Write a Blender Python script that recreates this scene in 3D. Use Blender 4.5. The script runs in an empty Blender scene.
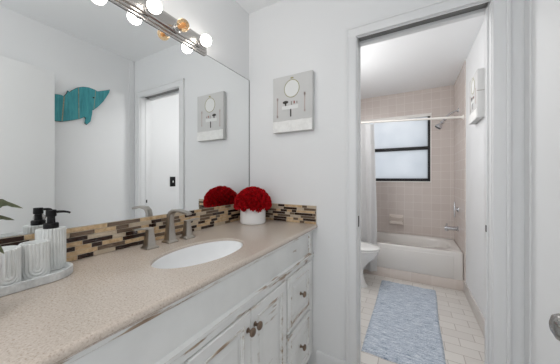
import bpy, bmesh, math, random
from mathutils import Vector, Matrix
random.seed(7)
PI = math.pi
sc = bpy.context.scene
C = sc.collection

# ------------------------------------------------------------------ camera
cd = bpy.data.cameras.new('camera'); cam = bpy.data.objects.new('camera', cd); C.objects.link(cam)
cd.sensor_width = 36; cd.lens = 237 / 560 * 36; cd.shift_y = -4 / 560; cd.clip_start = 0.02
cam.location = (1.064, -1.434, 1.206)
cam.rotation_euler = (PI / 2, 0, math.radians(29.1))
sc.camera = cam

# ------------------------------------------------------------------ world, lights, exposure
w = bpy.data.worlds.new('world'); sc.world = w; w.use_nodes = True
w.node_tree.nodes['Background'].inputs[0].default_value = (0.93, 0.96, 1.0, 1)
w.node_tree.nodes['Background'].inputs[1].default_value = 1.45

def area(name, loc, rot, sx, sy, power, col=(1, 0.985, 0.97)):
    l = bpy.data.lights.new(name, 'AREA'); l.shape = 'RECTANGLE'; l.size = sx; l.size_y = sy
    l.energy = power; l.color = col
    o = bpy.data.objects.new(name, l); o.location = loc; o.rotation_euler = rot; C.objects.link(o); return o
pl_ = bpy.data.lights.new('vanity_fill_light', 'POINT'); pl_.energy = 12.5; pl_.shadow_soft_size = 0.12; pl_.color = (1, 0.97, 0.93)  # unseen fill light, added to brighten the vanity walls and ceiling
po_ = bpy.data.objects.new('vanity_fill_light', pl_); po_.location = (0.75, -1.9, 2.12); C.objects.link(po_)
area('bathroom_fill_light', (0.33, 0.70, 2.41), (0, 0, 0), 0.45, 0.45, 11.5)  # added fill from above to brighten the bathroom, no fixture modelled
area('bathroom_upward_fill', (0.10, 0.95, 1.95), (0, math.radians(-115), 0), 0.4, 0.3, 8.5)  # unseen upward light, added for the soft bright patch on the ceiling
sc.view_settings.view_transform = 'Standard'; sc.view_settings.look = 'None'
sc.view_settings.gamma = 1; sc.view_settings.use_curve_mapping = False
sc.view_settings.exposure = -0.33
sc.cycles.max_bounces = 14; sc.cycles.diffuse_bounces = 8; sc.cycles.glossy_bounces = 6

# ------------------------------------------------------------------ materials
def srgb(r, g, b):
    f = lambda c: (c / 255) / 12.92 if c / 255 <= 0.04045 else ((c / 255 + 0.055) / 1.055) ** 2.4
    return (f(r), f(g), f(b), 1)

class Mat:
    def __init__(s, name, col=(0.8, 0.8, 0.8, 1), rough=0.5, metal=0.0, spec=None, bump=None):
        s.m = bpy.data.materials.new(name); s.m.use_nodes = True
        s.t = s.m.node_tree; s.n = s.t.nodes; s.b = s.n['Principled BSDF']
        s.b.inputs['Base Color'].default_value = col; s.b.inputs['Roughness'].default_value = rough
        s.b.inputs['Metallic'].default_value = metal
        if spec is not None: s.b.inputs['Specular IOR Level'].default_value = spec
        if bump: s.noise_bump(*bump)
    def node(s, typ, **kw):
        n = s.n.new(typ)
        for k, v in kw.items():
            if k in n.inputs: n.inputs[k].default_value = v
            else: setattr(n, k, v)
        return n
    def link(s, a, b): s.t.links.new(a, b)
    def pos(s, scale=(1, 1, 1)):
        g = s.node('ShaderNodeNewGeometry'); m = s.node('ShaderNodeMapping'); m.inputs['Scale'].default_value = scale
        s.link(g.outputs['Position'], m.inputs['Vector']); return m.outputs['Vector']
    def noise(s, scale, detail=3, vec=None, rough=0.5):
        n = s.node('ShaderNodeTexNoise'); n.inputs['Scale'].default_value = scale; n.inputs['Detail'].default_value = detail
        n.inputs['Roughness'].default_value = rough
        s.link(vec if vec else s.pos(), n.inputs['Vector']); return n.outputs['Fac']
    def ramp(s, fac, stops):
        r = s.node('ShaderNodeValToRGB'); e = r.color_ramp.elements
        while len(e) < len(stops): e.new(0.5)
        for i, (p, c) in enumerate(stops): e[i].position = p; e[i].color = c
        s.link(fac, r.inputs['Fac']); return r.outputs['Color']
    def bumpn(s, h, strength=0.2, dist=0.01):
        b = s.node('ShaderNodeBump'); b.inputs['Strength'].default_value = strength; b.inputs['Distance'].default_value = dist
        s.link(h, b.inputs['Height']); s.link(b.outputs['Normal'], s.b.inputs['Normal'])
    def noise_bump(s, scale, strength, dist=0.002): s.bumpn(s.noise(scale), strength, dist)
    def base(s, col): s.link(col, s.b.inputs['Base Color'])
    def mix(s, fac, a, b):
        x = s.node('ShaderNodeMix', data_type='RGBA')
        for sock, v in ((x.inputs[0], fac), (x.inputs[6], a), (x.inputs[7], b)):
            if isinstance(v, (tuple, float, int)): sock.default_value = v
            else: s.link(v, sock)
        return x.outputs[2]
    def math(s, op, a, b=0.0):
        x = s.node('ShaderNodeMath', operation=op)
        for i, v in enumerate((a, b)):
            if isinstance(v, (float, int)): x.inputs[i].default_value = v
            else: s.link(v, x.inputs[i])
        return x.outputs[0]

WALL = Mat('wall_paint', srgb(229, 230, 231), 0.55, bump=(90, 0.06)).m
CEIL = Mat('ceiling_paint', srgb(242, 243, 244), 0.6).m
TRIM = Mat('trim_paint', srgb(226, 227, 228), 0.35).m
DOOR = Mat('door_paint', srgb(232, 233, 233), 0.38).m
CERAMIC = Mat('white_ceramic', srgb(240, 241, 242), 0.08).m
PORCELAIN = Mat('toilet_porcelain', srgb(236, 235, 233), 0.12).m
TUBM = Mat('tub_enamel', srgb(220, 216, 212), 0.15).m
CHROME = Mat('chrome', (0.58, 0.58, 0.60, 1), 0.12, 1).m
BLACK = Mat('matte_black', (0.006, 0.006, 0.007, 1), 0.5, spec=0.25).m
BLACKF = Mat('black_frame', (0.016, 0.016, 0.018, 1), 0.45).m
DARK = Mat('recess_shade_grey', (0.19, 0.19, 0.185, 1), 0.5, 0.2).m
MIRROR = Mat('mirror_silver', (0.90, 0.915, 0.915, 1), 0.0, 1).m
MEDGE = Mat('mirror_edge', (0.05, 0.06, 0.06, 1), 0.3).m
RODM = Mat('rod_white', srgb(232, 228, 222), 0.3).m
GREYMETAL = Mat('knob_satin_metal', (0.42, 0.41, 0.40, 1), 0.22, 1).m

def brushed(name, col, rough):
    a = Mat(name, col, rough, 1)
    n = a.noise(60, 2, a.pos((1, 1, 14)))
    r = a.node('ShaderNodeMapRange'); r.inputs['To Min'].default_value = rough - 0.07; r.inputs['To Max'].default_value = rough + 0.08
    a.link(n, r.inputs['Value']); a.link(r.outputs['Result'], a.b.inputs['Roughness']); return a.m
NICKEL = brushed('brushed_nickel', (0.43, 0.40, 0.365, 1), 0.30)
BARM = brushed('satin_chrome_bar', (0.55, 0.53, 0.51, 1), 0.22)
BRONZE = brushed('aged_bronze', (0.23, 0.17, 0.13, 1), 0.3)

def make_worn(name, amount):
    a = Mat(name, rough=0.42)
    paint = a.ramp(a.noise(9, 4), [(0.3, srgb(221, 222, 221)), (0.7, srgb(230, 231, 230))])
    n1 = a.noise(1.0, 5, a.pos((60, 5, 34)), 0.65)
    n2 = a.noise(7, 2, a.pos((1, 1, 1)))
    wear = a.math('ADD', n1, a.math('MULTIPLY', n2, 0.35))
    # edges of the boards are rubbed through to the wood
    bev = a.node('ShaderNodeBevel'); bev.samples = 6; bev.inputs['Radius'].default_value = 0.006
    g = a.node('ShaderNodeNewGeometry'); d = a.node('ShaderNodeVectorMath', operation='DOT_PRODUCT')
    a.link(bev.outputs['Normal'], d.inputs[0]); a.link(g.outputs['Normal'], d.inputs[1])
    edge = a.math('SUBTRACT', 1.0, d.outputs['Value'])
    wear = a.math('ADD', wear, a.math('MULTIPLY', edge, 1.1))
    mask = a.ramp(wear, [(amount, (0, 0, 0, 1)), (amount + 0.07, (1, 1, 1, 1))])
    wood = a.ramp(a.noise(40, 3, a.pos((3, 0.4, 3))), [(0.3, srgb(132, 110, 88)), (0.7, srgb(182, 164, 144))])
    a.base(a.mix(mask, paint, wood)); return a.m
WORN3 = make_worn('lightly_rubbed_white_paint', 0.765)
WORN = make_worn('distressed_white_paint', 0.85)
WORN2 = make_worn('heavily_rubbed_white_paint', 0.725)

def make_counter():
    a = Mat('speckled_beige_quartz', rough=0.22)
    base = a.ramp(a.noise(210, 3, rough=0.7), [(0.30, srgb(152, 133, 118)), (0.44, srgb(192, 180, 168)), (0.56, srgb(201, 190, 179)), (0.72, srgb(218, 210, 202))])
    cloud = a.noise(5, 4)
    a.base(a.mix(a.math('MULTIPLY', cloud, 0.5), base, srgb(196, 183, 172))); return a.m
COUNTER = make_counter()

def make_tile(name, axes, bw, bh, c1, c2, mortar, msize, offset, rough, shift=(0, 0)):
    a = Mat(name, rough=rough)
    g = a.node('ShaderNodeNewGeometry'); sp = a.node('ShaderNodeSeparateXYZ'); cb = a.node('ShaderNodeCombineXYZ')
    a.link(g.outputs['Position'], sp.inputs[0])
    for i, ax in enumerate(axes):
        a.link(a.math('ADD', sp.outputs[ax], shift[i]), cb.inputs[i])
    br = a.node('ShaderNodeTexBrick'); br.offset = offset; br.inputs['Scale'].default_value = 1
    br.inputs['Brick Width'].default_value = bw; br.inputs['Row Height'].default_value = bh
    br.inputs['Mortar Size'].default_value = msize; br.inputs['Mortar Smooth'].default_value = 0.2
    br.inputs['Color1'].default_value = c1; br.inputs['Color2'].default_value = c2; br.inputs['Mortar'].default_value = mortar
    a.link(cb.outputs[0], br.inputs['Vector']); a.base(br.outputs['Color'])
    a.bumpn(a.math('SUBTRACT', 1.0, br.outputs['Fac']), 0.25, 0.002); return a.m
TILE_A = dict(bw=0.108, bh=0.108, c1=srgb(207, 196, 190), c2=srgb(211, 201, 195), mortar=srgb(224, 217, 212), msize=0.0022, offset=0.0, rough=0.2)
TILEXZ = make_tile('pink_wall_tile_back', (0, 2), **TILE_A)
TILEYZ = make_tile('pink_wall_tile_side', (1, 2), **TILE_A)
FLOORT = make_tile('floor_tile', (0, 1), 0.2, 0.1, srgb(210, 205, 200), srgb(219, 215, 210), srgb(176, 168, 160), 0.0026, 0.5, 0.28, shift=(5.03, 5.02))
CURBT = make_tile('curb_tile', (0, 2), 0.21, 0.2, srgb(214, 203, 196), srgb(219, 209, 202), srgb(224, 216, 210), 0.0022, 0.0, 0.25)
BASET = make_tile('base_tile', (1, 2), 0.15, 0.4, srgb(206, 201, 197), srgb(210, 205, 201), srgb(192, 187, 183), 0.002, 0.0, 0.3)

def stone(name, ca, cb, scale, rough):
    a = Mat(name, rough=rough); a.base(a.ramp(a.noise(scale, 4, rough=0.7), [(0.35, ca), (0.65, cb)])); return a.m
MOSAIC = [stone('grout', srgb(196, 184, 166), srgb(206, 195, 180), 200, 0.8),
          stone('glass_tile_dark', srgb(40, 25, 20), srgb(56, 38, 30), 20, 0.08),
          stone('glass_tile_brown', srgb(98, 82, 68), srgb(116, 98, 82), 20, 0.1),
          stone('marble_tile_tan', srgb(178, 146, 108), srgb(214, 190, 154), 55, 0.3),
          stone('stone_tile_beige', srgb(180, 164, 142), srgb(196, 182, 162), 40, 0.3)]

def make_rug():
    a = Mat('blue_woven_cotton', rough=0.95, spec=0.1)
    g = a.node('ShaderNodeNewGeometry'); 
    wv = a.node('ShaderNodeTexWave', bands_direction='Y'); wv.inputs['Scale'].default_value = 22; wv.inputs['Distortion'].default_value = 5
    wv.inputs['Detail'].default_value = 3; wv.inputs['Detail Scale'].default_value = 6
    a.link(g.outputs['Position'], wv.inputs['Vector'])
    n = a.noise(1.0, 4, a.pos((14, 62, 1)), 0.75); n2 = a.noise(1.0, 3, a.pos((110, 110, 1)), 0.7)
    v = a.math('ADD', a.math('MULTIPLY', n, 0.65), a.math('MULTIPLY', n2, 0.4))
    v = a.math('ADD', v, a.math('MULTIPLY', wv.outputs['Fac'], 0.10))
    a.base(a.ramp(v, [(0.42, srgb(120, 132, 150)), (0.52, srgb(168, 179, 194)), (0.60, srgb(190, 199, 211)), (0.70, srgb(224, 228, 232))]))
    a.bumpn(v, 0.6, 0.006); return a.m
RUGM = make_rug()

def fabric(name, col):
    a = Mat(name, col, 0.9, spec=0.15, bump=(260, 0.15)); return a.m
CURTM = fabric('white_curtain_cloth', srgb(236, 236, 236))
CANV = fabric('grey_canvas', srgb(205, 205, 204))
CANVSIDE = fabric('grey_canvas_side', srgb(188, 188, 188))
LINEN = stone('pale_gathered_linen', srgb(228, 228, 226), srgb(240, 240, 238), 25, 0.9)
SKETCH = Mat('soft_grey_ink', srgb(150, 146, 140), 0.8).m
INK = Mat('dark_ink', srgb(66, 62, 58), 0.8).m
GOLD = Mat('olive_ink', srgb(158, 154, 112), 0.8).m
ROSE = Mat('pinkish_ink', srgb(188, 172, 168), 0.8).m
RED = stone('rust_ink', srgb(140, 70, 60), srgb(150, 80, 66), 40, 0.8)
PALE = Mat('pale_print', srgb(224, 225, 224), 0.75).m

def make_petal():
    a = Mat('red_petals', rough=0.65, spec=0.2); a.base(a.ramp(a.noise(70, 3), [(0.3, srgb(172, 12, 22)), (0.7, srgb(218, 26, 38))])); return a.m
PETAL = make_petal()
FOAM = Mat('dark_red_base', srgb(96, 8, 14), 0.9).m
POTM = Mat('white_glazed_pot', srgb(238, 238, 238), 0.22).m
RESIN = stone('pale_grey_resin', srgb(212, 214, 213), srgb(226, 228, 227), 12, 0.45)
TRAYM = stone('marbled_grey_resin', srgb(190, 193, 194), srgb(226, 228, 228), 18, 0.35)
LEAF = stone('olive_green_leaf', srgb(78, 86, 56), srgb(126, 132, 96), 30, 0.45)
STEM = Mat('brown_stem', srgb(116, 96, 66), 0.6).m
SOIL = Mat('potting_soil', srgb(62, 50, 40), 0.95).m

def make_teal():
    a = Mat('teal_weathered_wood', rough=0.6)
    grain = a.noise(1.0, 5, a.pos((30, 70, 7)), 0.65)
    a.base(a.ramp(grain, [(0.25, srgb(34, 106, 114)), (0.5, srgb(52, 142, 150)), (0.72, srgb(78, 164, 168)), (0.88, srgb(132, 182, 176))]))
    a.bumpn(grain, 0.25, 0.003); return a.m
TEAL = make_teal()
RAWWOOD = stone('bare_wood_edge', srgb(132, 120, 92), srgb(176, 168, 136), 40, 0.7)

def bulb_lit():
    a = Mat('lit_bulb', (1, 1, 1, 1), 0.3); a.b.inputs['Emission Color'].default_value = (1, 0.95, 0.88, 1)
    a.b.inputs['Emission Strength'].default_value = 22; return a.m
LIT = bulb_lit()
AMBER = Mat('amber_glass', (0.95, 0.70, 0.42, 1), 0.05)
AMBER.b.inputs['Transmission Weight'].default_value = 0.85; AMBER.b.inputs['IOR'].default_value = 1.25; AMBER = AMBER.m
FIL = Mat('amber_core', srgb(222, 166, 104), 0.4).m

def make_frost():
    a = Mat('frosted_glass', rough=0.4)
    for l in list(a.t.links): a.t.links.remove(l)
    out = a.n['Material Output']; tr = a.node('ShaderNodeBsdfTranslucent'); gl = a.node('ShaderNodeBsdfGlossy'); mx = a.node('ShaderNodeMixShader')
    gl.inputs['Roughness'].default_value = 0.35; mx.inputs[0].default_value = 0.12
    n = a.noise(2.2, 3); fine = a.noise(240, 2)
    v = a.math('ADD', a.math('MULTIPLY', n, 0.8), a.math('MULTIPLY', fine, 0.2))
    col = a.ramp(v, [(0.3, (0.74, 0.77, 0.80, 1)), (0.7, (0.92, 0.935, 0.95, 1))])
    a.link(col, tr.inputs['Color']); a.link(tr.outputs[0], mx.inputs[1]); a.link(gl.outputs[0], mx.inputs[2]); a.link(mx.outputs[0], out.inputs['Surface'])
    return a.m
FROST = make_frost()

# ------------------------------------------------------------------ mesh helpers
def add_box(bm, lo, hi, bev=0.0, mi=0, seg=2):
    r = bmesh.ops.create_cube(bm, size=1); vs = r['verts']
    for v in vs:
        v.co = Vector(((lo[i] + hi[i]) / 2 + v.co[i] * (hi[i] - lo[i])) for i in range(3))
    fs = set(f for v in vs for f in v.link_faces)
    for f in fs: f.material_index = mi
    if bev > 0:
        bmesh.ops.bevel(bm, geom=list({e for v in vs for e in v.link_edges}), offset=bev, segments=seg, affect='EDGES', profile=0.5)
    return bm
def box(lo, hi, bev=0.0): return add_box(bmesh.new(), lo, hi, bev)
def loft(bm, rings, cap0=True, cap1=True, closed=True, mi=0):
    vr = [[bm.verts.new(p) for p in r] for r in rings]; n = len(vr[0])
    for a, b in zip(vr, vr[1:]):
        for i in range(n if closed else n - 1):
            j = (i + 1) % n
            try: bm.faces.new((a[i], a[j], b[j], b[i])).material_index = mi
            except ValueError: pass
    if cap0: bm.faces.new(list(reversed(vr[0]))).material_index = mi
    if cap1: bm.faces.new(vr[-1]).material_index = mi
    return bm
def frame_of(d):
    d = Vector(d).normalized(); up = Vector((0, 0, 1)) if abs(d.z) < 0.95 else Vector((1, 0, 0))
    a = d.cross(up).normalized(); return a, d.cross(a).normalized(), d
def lathe(bm, prof, base, axis=(0, 0, 1), seg=28, mi=0):
    a, b, d = frame_of(axis); base = Vector(base)
    rings = [[base + d * z + (a * math.cos(2 * PI * i / seg) + b * math.sin(2 * PI * i / seg)) * max(r, 1e-4) for i in range(seg)] for r, z in prof]
    return loft(bm, rings, mi=mi)
def tube(bm, pts, r, seg=12, mi=0):
    pts = [Vector(p) for p in pts]; rings = []
    up = None
    for i, p in enumerate(pts):
        d = (pts[min(i + 1, len(pts) - 1)] - pts[max(i - 1, 0)]).normalized()
        if up is None: a, b, _ = frame_of(d)
        else:
            a = (up - d * up.dot(d)).normalized(); b = d.cross(a)
        up = a; rr = r[i] if isinstance(r, (list, tuple)) else r
        rings.append([p + (a * math.cos(2 * PI * k / seg) + b * math.sin(2 * PI * k / seg)) * rr for k in range(seg)])
    return loft(bm, rings, mi=mi)
def prism(bm, poly, axis, lo, hi, mi=0):
    def P(u, v, t):
        return {'x': (t, u, v), 'y': (u, t, v), 'z': (u, v, t)}[axis]
    return loft(bm, [[P(u, v, lo) for u, v in poly], [P(u, v, hi) for u, v in poly]], mi=mi)
def link_mesh(name, bm, mats, parent=None, smooth=40):
    if parent is not None:
        p = parent; off = Vector((0, 0, 0))
        while p: off += p.location; p = p.parent
        for v in bm.verts: v.co -= off
    bmesh.ops.recalc_face_normals(bm, faces=bm.faces)
    me = bpy.data.meshes.new(name); bm.to_mesh(me); bm.free()
    for m in (mats if isinstance(mats, list) else [mats]): me.materials.append(m)
    if smooth:
        for p in me.polygons: p.use_smooth = True
        me.set_sharp_from_angle(angle=math.radians(smooth))
    o = bpy.data.objects.new(name, me); C.objects.link(o)
    if parent is not None: o.parent = parent
    return o
def tag(o, label, cat, group=None):
    o['label'] = label; o['category'] = cat
    if group: o['group'] = group
    return o
def thing(name, label, cat, loc, group=None):
    o = bpy.data.objects.new(name, None); o.location = loc; C.objects.link(o); o.empty_display_size = 0.05
    return tag(o, label, cat, group)
def struct(name, bm, m, smooth=40):
    o = link_mesh(name, bm, m, None, smooth); o['kind'] = 'structure'; return o

# ------------------------------------------------------------------ structure
H = 2.43; XR = 1.502; XB = 1.554; YB = 2.40; Y0 = -2.6; T = 0.115
DL, DR, DH = 0.783, 1.385, 2.03
struct('floor', box((-0.1, Y0, -0.05), (XB + 0.1, YB + 0.1, 0.0)), FLOORT)
struct('ceiling', box((-0.1, Y0, H), (XB + 0.1, YB + 0.1, H + 0.05)), CEIL)
struct('wall_left', box((-0.1, Y0, 0), (0, 0, H)), WALL)
struct('wall_right', box((XR, Y0, 0), (XR + 0.1, 0, H)), WALL)
bm = bmesh.new()                                            # the end wall with a pocket for the sliding door
add_box(bm, (-0.1, 0, 0), (DL - 0.018, 0.034, H)); add_box(bm, (-0.1, 0.08, 0), (DL - 0.018, T, H)); add_box(bm, (-0.1, 0.034, 0), (0.1, 0.08, H))
add_box(bm, (DR + 0.012, 0, 0), (XB + 0.1, T, H))
add_box(bm, (DL - 0.018, 0, DH + 0.07), (DR + 0.012, T, H))
struct('wall_front', bm, WALL)
struct('wall_bathroom_left', box((-0.1, T, 0), (0.03, YB, H)), WALL)
struct('wall_bathroom_right', box((XB, T, 0), (XB + 0.1, YB, H)), WALL)
WX0, WX1, WZ0, WZ1 = 0.37, 1.285, 1.16, 2.085
bm = bmesh.new()
add_box(bm, (-0.1, YB, 0), (WX0, YB + 0.1, H)); add_box(bm, (WX1, YB, 0), (XB + 0.1, YB + 0.1, H))
add_box(bm, (WX0, YB, 0), (WX1, YB + 0.1, WZ0)); add_box(bm, (WX0, YB, WZ1), (WX1, YB + 0.1, H))
struct('wall_bathroom_back', bm, TILEXZ)
# tiled end of the tub alcove on the right and left walls
struct('trim_1', add_box(box((XB - 0.008, 1.66, 0.11), (XB, YB, H)), (0.03, 1.66, 0.11), (0.038, YB, H)), TILEYZ)
# door jambs and head, with the slot the door slides in
bm = bmesh.new()
for y0, y1 in ((0.0, 0.033), (0.080, T)):
    add_box(bm, (DL - 0.0179, y0 + 0.0005, 0), (DL, y1 + (0.001 if y1 > 0.1 else 0), DH + 0.0698), 0.0015)
    add_box(bm, (DL + 0.0001, y0 + 0.0006, DH), (DR - 0.0001, T + 0.0009 if y1 > 0.1 else 0.012, DH + 0.0697), 0.0015)
add_box(bm, (DR, 0.0004, 0), (DR + 0.0119, T + 0.0008, DH + 0.0698), 0.0015); add_box(bm, (DR - 0.006, 0.045, 0), (DR, 0.072, DH), 0.002)
struct('trim_2', bm, TRIM)
struct('trim_3', box((DL + 0.001, 0.0125, DH + 0.016), (DR - 0.001, 0.0798, DH + 0.069)), DARK)      # track filler; the slot's shade is put into its dark grey colour
bm = bmesh.new(); CW = 0.064                                  # casing with a raised outer back band
add_box(bm, (DL - CW + 0.001, -0.014, 0), (DL - 0.003, 0, DH + CW - 0.003), 0.003); add_box(bm, (DL - CW, -0.019, 0), (DL - CW + 0.016, 0, DH + CW - 0.001), 0.004)
add_box(bm, (DR + 0.003, -0.014, 0), (DR + CW - 0.001, 0, DH + CW - 0.003), 0.003); add_box(bm, (DR + CW - 0.016, -0.019, 0), (DR + CW, 0, DH + CW - 0.001), 0.004)
add_box(bm, (DL - CW + 0.001, -0.0145, DH + 0.003), (DR + CW, 0, DH + CW), 0.003); add_box(bm, (DL - CW, -0.0195, DH + CW - 0.016), (DR + CW, 0, DH + CW), 0.004)
struct('trim_4', bm, TRIM)
bm = prism(bmesh.new(), [(-0.0, 0), (-0.017, 0), (-0.017, 0.092), (-0.012, 0.104), (-0.006, 0.110), (0, 0.110)], 'x', 0.536, DL - CW - 0.001)
struct('baseboard_front', bm, TRIM)
struct('baseboard_right', prism(bmesh.new(), [(XR, 0), (XR - 0.014, 0), (XR - 0.014, 0.085), (XR - 0.008, 0.1), (XR, 0.1)], 'y', Y0, 0.0), TRIM)
struct('baseboard_bathroom_right', box((XB - 0.012, T, 0), (XB, 1.715, 0.125), 0.003), BASET)
struct('trim_5', box((0.03, 1.714, 0), (XB, 1.76, 0.11), 0.003), CURBT)
struct('trim_6', box((XR - 0.006, -0.052, 0.1), (XR, -0.004, H)), WALL)           # corner strip
# window
win = struct('window_1', bmesh.new(), BLACKF)
bm = bmesh.new(); FW = 0.03
y0, y1 = YB + 0.012, YB + 0.05
add_box(bm, (WX0, y0, WZ0), (WX0 + FW, y1, WZ1), 0.002); add_box(bm, (WX1 - FW, y0, WZ0), (WX1, y1, WZ1), 0.002)
add_box(bm, (WX0, y0, WZ0), (WX1, y1, WZ0 + FW + 0.01), 0.002); add_box(bm, (WX0, y0, WZ1 - FW), (WX1, y1, WZ1), 0.002)
add_box(bm, (WX0, y0 - 0.004, 1.60), (WX1, y1, 1.645), 0.002)
link_mesh('window_frame', bm, BLACKF, win)
bm = bmesh.new(); add_box(bm, (WX0 + FW, YB + 0.028, WZ0 + FW), (WX1 - FW, YB + 0.032, 1.61)); link_mesh('pane', bm, FROST, win)
bm = bmesh.new(); add_box(bm, (WX0 + FW, YB + 0.028, 1.64), (WX1 - FW, YB + 0.032, WZ1 - FW)); link_mesh('pane', bm, FROST, win)
bm = bmesh.new()
add_box(bm, (WX0 - 0.012, YB - 0.010, WZ1 - 0.031), (WX1 + 0.014, YB + 0.05, WZ1 + 0.012), 0.002)
add_box(bm, (WX1, YB - 0.006, WZ0 - 0.012), (WX1 + 0.012, YB + 0.05, WZ1 + 0.01), 0.002)
add_box(bm, (WX0 - 0.012, YB - 0.008, WZ0 - 0.016), (WX1 + 0.012, YB + 0.05, WZ0), 0.002)
link_mesh('window_sill', bm, Mat('tile_bullnose', srgb(240, 237, 233), 0.25).m, win)
# doors
d1 = struct('door_1', box((0.12, 0.039, 0.006), (DL - 0.004, 0.076, DH + 0.03), 0.002), DOOR)
lt = link_mesh('edge_latch', box((DL - 0.0045, 0.046, 0.91), (DL - 0.001, 0.069, 0.975), 0.001), BLACK, d1)
struct('trim_7', box((DR - 0.0078, 0.050, 0.945), (DR - 0.006, 0.064, 0.977), 0.0006), BLACK)   # strike plate
d2 = struct('door_2', box((1.367, -1.44, 0.008), (1.402, -0.678, 2.03), 0.002), DOOR)
bm = bmesh.new()
KY, KZ = -0.768, 0.915
for s, x in ((-1, 1.367), (1, 1.402)):
    k = 1.0 if s < 0 else 0.9
    lathe(bm, [(0.032, 0), (0.032, 0.004), (0.026, 0.009), (0.012, 0.012), (0.010, 0.026 * k), (0.016, 0.032 * k), (0.025, 0.042 * k), (0.0262, 0.050 * k), (0.022, 0.058 * k), (0.012, 0.063 * k), (0, 0.064 * k)], (x, KY, KZ), (s, 0, 0), 32)
link_mesh('door_knob', bm, GREYMETAL, d2)

# ------------------------------------------------------------------ mirror and light bar
mir = tag(link_mesh('wall_mirror', box((0.0, -1.42, 1.029), (0.006, -0.006, 1.931)), MIRROR, None, 0), 'large frameless wall mirror above the vanity backsplash', 'mirror')
link_mesh('mirror_edge', add_box(box((0.0, -0.006, 1.029), (0.0072, -0.0035, 1.9325)), (0.0, -1.42, 1.931), (0.0072, -0.0035, 1.9325)), MEDGE, mir, 0)

bar = thing('vanity_light_bar', 'satin metal strip light with round globe bulbs above the mirror', 'light fixture', (0, -0.88, 1.985))
BZ = 1.968; BY0, BY1 = -1.325, -0.425
def rr(y0, y1, z0, z1, r, n=5):
    out = []
    for cy, cz, a0 in ((y1 - r, z1 - r, 0), (y0 + r, z1 - r, PI / 2), (y0 + r, z0 + r, PI), (y1 - r, z0 + r, 1.5 * PI)):
        for k in range(n + 1):
            a = a0 + PI / 2 * k / n; out.append((cy + r * math.cos(a), cz + r * math.sin(a)))
    return out
bm = bmesh.new(); rings = []
for x, ins in ((0.0078, 0), (0.010, 0), (0.013, 0.004), (0.013, 0.010), (0.019, 0.012), (0.022, 0.016), (0.022, 0.022), (0.030, 0.025), (0.033, 0.030)):
    rings.append([(x, y, z) for y, z in rr(BY0 + ins, BY1 - ins, BZ - 0.0520 + ins, BZ + 0.0520 - ins, 0.022 - ins * 0.5)])
link_mesh('backplate', loft(bm, rings), BARM, bar, 25)
for k in range(6):
    y = -0.50 - 0.148 * k; z = 1.957
    bm = lathe(bmesh.new(), [(0.021, 0.0), (0.021, 0.006), (0.017, 0.009), (0.0165, 0.024), (0.014, 0.026)], (0.032, y, z), (1, 0, 0), 24)
    link_mesh('socket', bm, BARM, bar)
    rb = 0.0295
    prof = [(0.012, 0.0), (0.0125, 0.004)] + [(rb * math.sin(t), 0.0275 - rb * math.cos(t)) for t in [0.45 + (PI - 0.45) * j / 14 for j in range(15)]]
    b = link_mesh('bulb', lathe(bmesh.new(), prof, (0.054, y, z), (1, 0, 0), 28), AMBER if k == 1 else LIT, bar, 60)
    if k == 1:
        b['label'] = 'unlit amber glass bulb'
        bm = lathe(bmesh.new(), [(0.004, 0), (0.006, 0.006), (0.009, 0.016), (0.010, 0.026), (0.007, 0.034), (0, 0.037)], (0.058, y, z), (1, 0, 0), 16)
        link_mesh('filament_core', bm, FIL, b)

# ------------------------------------------------------------------ backsplash
def mosaic(u0, u1, z0, z1, P, rng):
    bm = bmesh.new(); rows = 7; rh = (z1 - z0) / rows
    add_box(bm, P(u0, 0.0, z0), P(u1, 0.0085, z1), 0, 0)
    g = 0.0011; last = 0
    for r in range(rows):
        u = u0 - rng.random() * 0.05
        while u < u1:
            L = rng.choice([0.035, 0.05, 0.075, 0.1, 0.1, 0.13])
            m = rng.choices([1, 2, 3, 4], [0.33, 0.22, 0.27, 0.18])[0]
            if m == last or (m < 3) == (last in (1, 2)) and rng.random() < 0.75: m = rng.choice([3, 3, 4]) if last in (1, 2) else rng.choice([1, 1, 2])
            last = m
            a, b = max(u, u0), min(u + L, u1)
            if b - a > 0.006:
                add_box(bm, P(a + g, 0.001, z0 + r * rh + g), P(b - g, 0.0102 + (0.0004 if m < 3 else 0), z0 + (r + 1) * rh - g), 0, m)
            u += L
    return bm
def ordered(p, q): return tuple(min(a, b) for a, b in zip(p, q)), tuple(max(a, b) for a, b in zip(p, q))
_ab = add_box
def add_box(bm, lo, hi, bev=0.0, mi=0, seg=2):
    lo, hi = ordered(lo, hi); return _ab(bm, lo, hi, bev, mi, seg)
rng = random.Random(11)
tag(link_mesh('backsplash', mosaic(-1.42, 0.0, 0.911, 1.028, lambda u, d, z: (d, u, z), rng), MOSAIC, None, 0), 'long brown and tan mosaic tile backsplash under the mirror', 'backsplash')
tag(link_mesh('backsplash', mosaic(0.0115, 0.532, 0.911, 1.028, lambda u, d, z: (u, -d, z), rng), MOSAIC, None, 0), 'short mosaic tile backsplash on the end wall behind the red flowers', 'backsplash')

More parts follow.
